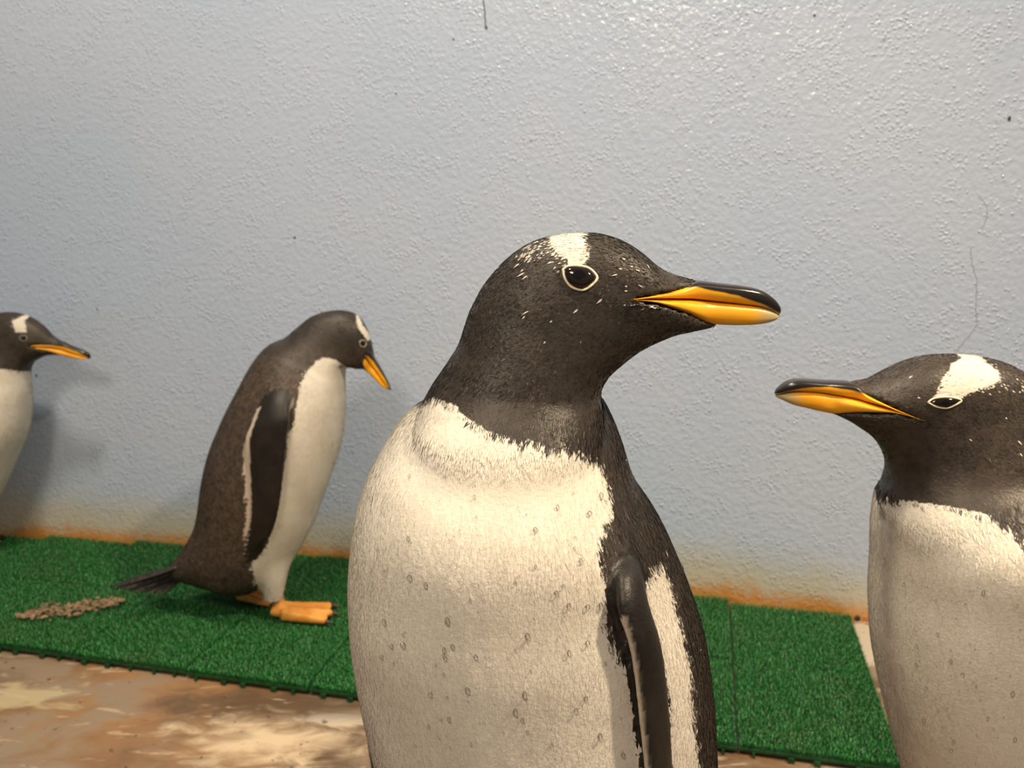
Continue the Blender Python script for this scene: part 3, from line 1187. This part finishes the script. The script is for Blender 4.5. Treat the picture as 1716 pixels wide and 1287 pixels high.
# ---- the bird cut off by the right border
YR = 0.62
r_patch = [(1604, 580), (1604, 594), (1608, 601), (1592, 613), (1591, 619), (1576, 637), (1574, 647), (1570, 655), (1566, 663), (1562, 672), (1600, 674), (1611, 666),
           (1621, 659), (1640, 652), (1658, 646), (1674, 637), (1672, 621), (1653, 608), (1643, 600), (1640, 580)]
r_eye = [(1556, 674), (1565, 668), (1582, 665.5), (1598, 667), (1609, 671), (1600, 677.5), (1586, 683), (1570, 681)]
r_orange = [(1520, 691), (1513, 688), (1481, 673.5), (1460, 664), (1439, 655), (1418, 650), (1384, 645.5), (1357, 645.5), (1331, 650), (1308, 657), (1290, 662), (1290, 672),
            (1330, 690), (1380, 700), (1394, 693), (1418, 689), (1442, 685), (1471, 681.5), (1495, 684)]
right_cfg = dict(
    Y=YR, voxel=0.0024, root=(0.38, YR, 0), smooth=14,
    soft=[(lambda c, p: np.clip(1.15 - np.hypot((p[:, 0] - 1580) / 160, (p[:, 1] - 865) / 100), 0, 1) * (c[:, 1] < YR), 200)],
    label='gentoo penguin facing left with half-closed eye, brightly lit white chest',
    torso=[(1590, 770, 1800, 735, .05, .01), (1530, 815, 1860, 790, .08, .01), (1490, 846, 1895, 835, .096, .005), (1479, 895, 1920, 890, .104), (1477, 965, 1940, 965, .109), (1474, 1030, 1952, 1030, .112),
           (1477, 1099, 1958, 1099, .112), (1486, 1154, 1958, 1154, .112), (1497, 1203, 1952, 1203, .11), (1518, 1287, 1940, 1287, .106),
           (1552, 1400, 1910, 1400, .096), (1600, 1510, 1860, 1510, .078), (1650, 1590, 1810, 1590, .045)],
    neck=[(1500, 900, 1850, 870, .062, -.02), (1482, 846, 1830, 800, .062, -.01), (1487, 818, 1800, 755, .054), (1491, 792, 1775, 722, .047), (1486.5, 768, 1758, 690, .042), (1473, 744, 1738, 655, .0375),
          (1457, 728, 1706, 618, .035), (1441, 717, 1658, 600, .0335), (1427, 708, 1602, 594, .0305), (1415, 701.5, 1552, 598, .026), (1403, 696, 1509, 614, .020),
          (1393, 692.5, 1473, 631, .0152), (1384, 689.5, 1440, 638, .0118), (1376, 686, 1420, 641, .008), (1370, 680, 1405, 648, .004)],
    balls=[(1620, 660, 62, .0325)], ballflow=(1, 0, -.25),
    flippers=[[((1640, 900, .515), (1700, 895, .512), .009), ((1720, 930, .500), (1790, 930, .505), .009), ((1760, 1000, .495), (1840, 1000, .502), .008), ((1780, 1100, .492), (1860, 1100, .5), .008),
               ((1790, 1200, .495), (1860, 1200, .505), .007), ((1795, 1320, .505), (1845, 1320, .515), .006), ((1800, 1380, .515), (1825, 1380, .52), .004)][1:],
              [((1640, 930, .72), (1700, 930, .725), .009), ((1640, 1000, .735), (1710, 1000, .74), .009), ((1640, 1100, .74), (1710, 1100, .745), .008), ((1650, 1220, .738), (1700, 1220, .742), .006), ((1660, 1260, .735), (1685, 1260, .738), .004)]],
    pale=edge_pale(0.6, 0.4),
    feet=[dict(heel=(0.33, 0.57, 0), head=math.radians(-155), ankle=(0.355, 0.585, 0.085)),
          dict(heel=(0.34, 0.68, 0), head=math.radians(-160), ankle=(0.365, 0.665, 0.085))],
    tail=fan_tail((0.45, 0.63, 0.10), (0.9, 0.2, -0.6), 0.11),
    white=[[(1400, 838), (1477, 832), (1490, 835), (1508, 838), (1550, 843), (1587, 849), (1632, 856), (1661, 864), (1669, 874), (1693, 888), (1700, 905), (1720, 930), (1740, 1000),
            (1760, 1200), (1780, 1700), (1300, 1700), (1300, 900)]],
    face=(-0.8, -0.6), axis=(0.38, 0.62), back=0.06,
    patch=[r_patch],
    speckle=[([(1674, 637), (1716, 630), (1730, 660), (1690, 655), (1640, 662), (1615, 668), (1640, 652)], 0.22)],
    fleck=[([(1480, 640), (1560, 610), (1560, 670), (1500, 660)], 0.008), ([(1560, 690), (1716, 660), (1716, 760), (1500, 790)], 0.003)],
    bald=[(r_orange, 1.0), (r_eye, 1.5)],
    head=lambda px: np.clip((840 - px[:, 1]) / 100, 0, 1),
    brown=lambda P, px: np.full(len(P), 0.25),
    feathers=100000, coat_max_y=1420,
    upper=[(1513, 687.5, 1513, 688.7, .002), (1481, 674, 1481, 677.5, .003), (1460, 664, 1460, 671.5, .004), (1439, 653, 1439, 668, .008), (1426, 640, 1427, 666, .0104), (1402, 638, 1402, 661.5, .0100), (1376, 637, 1376, 656.5, .0096),
           (1339, 635, 1340, 654, .0085), (1320, 639, 1322, 655, .007), (1304, 650, 1307, 659, .0045), (1298, 658, 1300, 662, .0016)],
    lower=[(1517, 688, 1517, 689.5, .002), (1495, 681, 1495, 683, .003), (1471, 673.5, 1471, 680.5, .004), (1442, 668, 1442, 684, .008), (1418, 663.5, 1418, 688, .0096), (1394, 659, 1394, 691.5, .0096), (1370, 655, 1370, 687.5, .009),
           (1349, 653.5, 1349, 682.5, .008), (1328, 655, 1328, 677.5, .0066), (1310, 659, 1310, 669.5, .0046), (1300, 662, 1300, 665, .0012)],
    orange=[r_orange], tip=(1294, 668, 50),
    eye=r_eye, pupil=7, squint=0.8, lid=0.0007, bulge=0.0022,
    drops=[([(1490, 930), (1710, 980), (1710, 1280), (1530, 1280), (1480, 1060)], 90, .0004, .0015)],
)
make_penguin(right_cfg)

# ---- the walking bird on the mat
YW = 1.41
FL = 0.0200
w_eye = [(603, 573), (606, 570.5), (610, 570.5), (613, 573), (613.5, 577), (611, 580.5), (607, 580.5), (604, 578)]
w_orange = [(613, 592), (619, 594), (625, 602), (636, 619), (646, 635), (652, 648), (646, 656), (636, 650), (624, 636), (616, 620), (612, 606)]
thA, thB = up(458, 905, YW - .025), up(461, 1004, YW - .03)
thC, thD = up(415, 945, YW + .04), up(404, 994, YW + .04)
walk_cfg = dict(
    soft=[(lambda c, p: np.clip(1 - np.hypot((p[:, 0] - 455) / 60, (p[:, 1] - 955) / 50), 0, 1), 90), (lambda c, p: np.clip(1 - np.hypot((p[:, 0] - 468) / 45, (p[:, 1] - 660) / 45), 0, 1), 50)],
    Y=YW, voxel=0.0030, root=(-0.45, YW, FL), smooth=8, floor=FL,
    label='gentoo penguin walking on the green mat with head bowed, seen from its side',
    torso=[(284, 948, 318, 976, .020), (297, 934, 372, 984, .042), (313, 910, 425, 988, .066), (328, 882, 478, 955, .084), (336, 853, 519, 890, .096), (344, 800, 541, 834, .106), (356, 751, 561, 778, .109),
           (379, 695, 573, 732, .107), (403, 648, 577.5, 685, .099), (426, 606, 577, 655, .086), (447, 581, 577, 630, .07), (470, 569, 578, 616, .056)],
    neck=[(426, 606, 577, 655, .080), (449, 580, 577.5, 628, .067), (477, 566, 582, 614, .056), (500, 547, 592, 615, .047), (524, 529.5, 601, 617.5, .040), (556, 520.5, 608, 618, .0355),
          (582, 521.5, 612, 618, .032), (600, 530, 615, 618, .028), (612, 546, 617, 617, .022), (619, 560, 619, 615, .0165), (623, 577, 620, 614, .012), (626, 592, 622, 612, .007)],
    balls=[(575, 556, 33, .034)], ballflow=(-.8, 0, .2),
    thighs=[[(thA - np.array([.035, 0, .0]), thA + np.array([.035, 0, 0]), .035), ((thA + thB) / 2 - np.array([.030, 0, 0]), (thA + thB) / 2 + np.array([.026, 0, 0]), .034), (thB - np.array([.017, 0, 0]), thB + np.array([.013, 0, 0]), .016)],
            [(thC - np.array([.045, 0, .0]), thC + np.array([.045, 0, 0]), .04), ((thC + thD) / 2 - np.array([.03, 0, 0]), (thC + thD) / 2 + np.array([.03, 0, 0]), .03), (thD - np.array([.02, 0, 0]), thD + np.array([.02, 0, 0]), .018)]],
    flippers=[[((465, 630, 1.37), (500, 640, 1.37), .010), ((442, 672, 1.325), (491, 664, 1.325), .014), ((424, 705, 1.308), (486, 696, 1.300), .0105), ((411, 737, 1.303), (482, 730, 1.295), .009), ((412, 778, 1.303), (478, 768, 1.293), .0085),
               ((415, 820, 1.305), (473, 815, 1.295), .008), ((416, 853, 1.310), (467, 855, 1.300), .0075), ((414, 890, 1.318), (458, 888, 1.308), .007), ((411, 918, 1.326), (444, 914, 1.318), .006), ((413, 938, 1.332), (424, 936, 1.328), .004)]],
    mirror_flipper=True,
    pale=lambda t, a: np.clip((0.52 - np.abs((a + 0.30 + np.pi) % (2 * np.pi) - np.pi)) / 0.12, 0, 1) * (t > 0.16) * (t < 0.93) * 0.95
                      + np.clip((0.30 - np.abs((a + 0.15) % (2 * np.pi) - np.pi)) / 0.15, 0, 1) * (t > 0.12) * (t < 0.5) * 0.45,
    feet=[dict(heel=(*ground(462, 1034, FL)[:2], FL), head=0.02, length=0.103, ankle=(ground(462, 1034)[0] - .005, ground(462, 1034)[1], 0.075)),
          dict(heel=(ground(384, 1018, FL)[0], YW + .03, FL + .002), head=0.0, length=0.085, lift=0.010, ankle=(ground(400, 1018)[0] - .02, YW + .03, 0.075))],
    tail=[(up(302, 948 + k * 3.2, YW + (k - 4) * .006), up(183 + k * 10.5, 984 + k * 2.0, YW + (k - 4) * .012), .0056) for k in range(9)], tailroll=0.8,
    white=[[(542, 599), (529, 608), (512, 625), (505, 641), (500, 662), (496, 685), (493, 713), (483, 722), (481, 760), (472, 806), (455, 880), (440, 925), (421, 942), (428, 970), (438, 998), (446, 1014),
            (700, 1014), (700, 640), (592, 618), (575, 612), (561, 602)]],
    patch=[[(597, 522), (603, 533), (609, 547), (617, 556), (625, 569), (616, 571), (607, 560), (598, 543)]],
    bald=[(w_orange, 0.6), (w_eye, 1.0)],
    head=lambda px: np.clip((640 - px[:, 1]) / 60, 0, 1),
    brown=lambda P, px: np.clip((px[:, 1] - 570) / 70, 0, 1) * 0.55 + 0.12,
    feathers=45000, flen=1.15, fwid=1.5,
    upper=[(617, 580, 611, 594, .006), (624, 588, 616, 601, .0105), (629, 601, 621, 610, .0098), (637, 614, 631, 623, .0085), (648, 634, 643, 641, .0062), (653.5, 646, 650, 650, .0035), (655, 652, 653, 653.5, .0012)],
    lower=[(611, 594, 606, 611, .006), (616, 601, 611, 618, .0095), (621, 610, 617, 624.5, .009), (631, 623, 627, 634, .008), (643, 641, 639.5, 647, .0055), (651, 651, 649, 652.5, .0015)],
    orange=[w_orange], tip=(657, 657, 14),
    eye=w_eye, pupil=2.5, lid=0.00038, bulge=0.0022,
)
make_penguin(walk_cfg)

# ---- the bird half out of the left border
YL = 1.66
l_eye = [(33, 566), (36, 562.5), (40, 562), (44, 564), (45, 567.5), (42, 570.5), (38, 570.5)]
l_orange = [(60, 575.5), (70, 575), (85, 576.5), (111, 580.5), (131, 588), (146, 597), (150, 604), (140, 606), (111, 602), (88, 589), (70, 581.5)]
gl = ground(-10, 919, FL)
left_cfg = dict(
    Y=YL, voxel=0.004, root=(gl[0] - .05, YL, FL), smooth=8, floor=FL,
    label='gentoo penguin facing right by the wall beyond the walking one',
    torso=[(-80, 610, 40, 625, .05), (-105, 640, 46, 645, .07), (-124, 680, 45, 680, .088), (-140, 725, 38, 728, .101), (-150, 770, 20, 768, .106), (-155, 815, 1, 814, .104), (-150, 855, -22, 857, .095), (-135, 885, -50, 885, .065)],
    neck=[(-98, 650, 46, 648, .065), (-78, 612, 46, 624, .055), (-60, 585, 52, 611, .045), (-46, 560, 58, 605, .039), (-28, 538, 65, 601.5, .0355), (0, 524, 72, 598, .034), (22, 523.5, 77, 596, .031), (36, 526.5, 82, 595, .028), (50, 531.5, 87, 594.5, .023), (69, 544, 93, 594.5, .0175),
          (85, 560, 99, 595, .0135), (99, 569.5, 107, 595, .0102), (112, 578, 114, 593, .005)],
    balls=[(15, 557, 32, .035)], ballflow=(-1, 0, -.2),
    flippers=[[((-75, 665, 1.575), (-45, 665, 1.58), .010), ((-95, 710, 1.555), (-40, 710, 1.56), .010), ((-105, 760, 1.548), (-45, 760, 1.553), .009), ((-112, 820, 1.55), (-58, 820, 1.555), .008), ((-112, 865, 1.56), (-75, 865, 1.565), .006), ((-108, 885, 1.565), (-92, 885, 1.568), .004)],
              [((-105, 690, 1.735), (-60, 690, 1.735), .009), ((-115, 760, 1.755), (-60, 760, 1.755), .009), ((-118, 830, 1.755), (-75, 830, 1.755), .007), ((-112, 870, 1.75), (-92, 870, 1.75), .004)]],
    pale=edge_pale(0.7, 0.4),
    feet=[dict(heel=(gl[0] - .09, YL - .035, FL), head=0.0, length=.10, ankle=(gl[0] - .10, YL - .035, FL + .085)),
          dict(heel=(gl[0] - .11, YL + .05, FL), head=0.05, length=.10, ankle=(gl[0] - .12, YL + .045, FL + .085))],
    tail=fan_tail((gl[0] - .19, YL, FL + .075), (-1, 0, -0.45), 0.10),
    white=[[(-40, 660), (-20, 625), (0, 618), (25, 621), (46, 622), (120, 622), (120, 950), (-60, 950), (-60, 750)]],
    patch=[[(20, 539), (26, 535), (42, 528), (46, 520), (50, 530), (41, 537), (44, 547), (45, 557), (26, 557), (23, 547)]],
    bald=[(l_orange, 0.6), (l_eye, 1.0)],
    head=lambda px: np.clip((640 - px[:, 1]) / 60, 0, 1),
    brown=lambda P, px: np.full(len(P), 0.25),
    feathers=25000, flen=1.2, fwid=1.6,
    upper=[(64, 575.5, 64, 577, .002), (85, 575, 85, 580.5, .004), (103, 572, 103, 586, .0095), (118, 578.5, 117, 590.5, .009), (131, 583.5, 129, 594.5, .008), (144, 588.5, 141, 598, .006), (150, 593, 148, 600, .0035), (152.5, 597, 151, 600.5, .0012)],
    lower=[(70, 579, 70, 581.5, .003), (88, 581.5, 88, 588.5, .006), (111, 588, 111, 597, .0085), (129, 594, 130, 600.8, .0075), (141, 598, 142, 602, .005), (150, 599.5, 150, 601, .0015)],
    orange=[l_orange], tip=(157, 600, 8),
    eye=l_eye, pupil=2.5, lid=0.00028, bulge=0.002,
)
make_penguin(left_cfg)

# ------------------------------------------------------------------ dried mud smear on the turf
def mud():
    V, F = [], []
    for k in range(420):
        t = rng.random()
        px = (30 + 178 * t, 1036 - 27 * t + rng.normal(0, 3.2) * (0.4 + 1.6 * math.sin(math.pi * t)))
        g = ground(px[0], px[1], 0.018)
        r = rng.uniform(0.0010, 0.0036)
        e = ellipsoid((g[0], g[1], 0.0208 + r * 0.6), (r * 1.25, r, r * 0.6), seg=6, rings=4)
        jit = rng.normal(0, r * .18, e['V'].shape)
        o = len(V)
        V += list(e['V'] + jit)
        F += [tuple(i + o for i in q) for q in e['F']]
    o = mesh_obj('mud_smear', V, F, M_DIRT, smooth=False)
    o['label'] = 'crumbly brown streak of dried mud on the green mat'
    o['category'] = 'mud'
    o['kind'] = 'stuff'


mud()
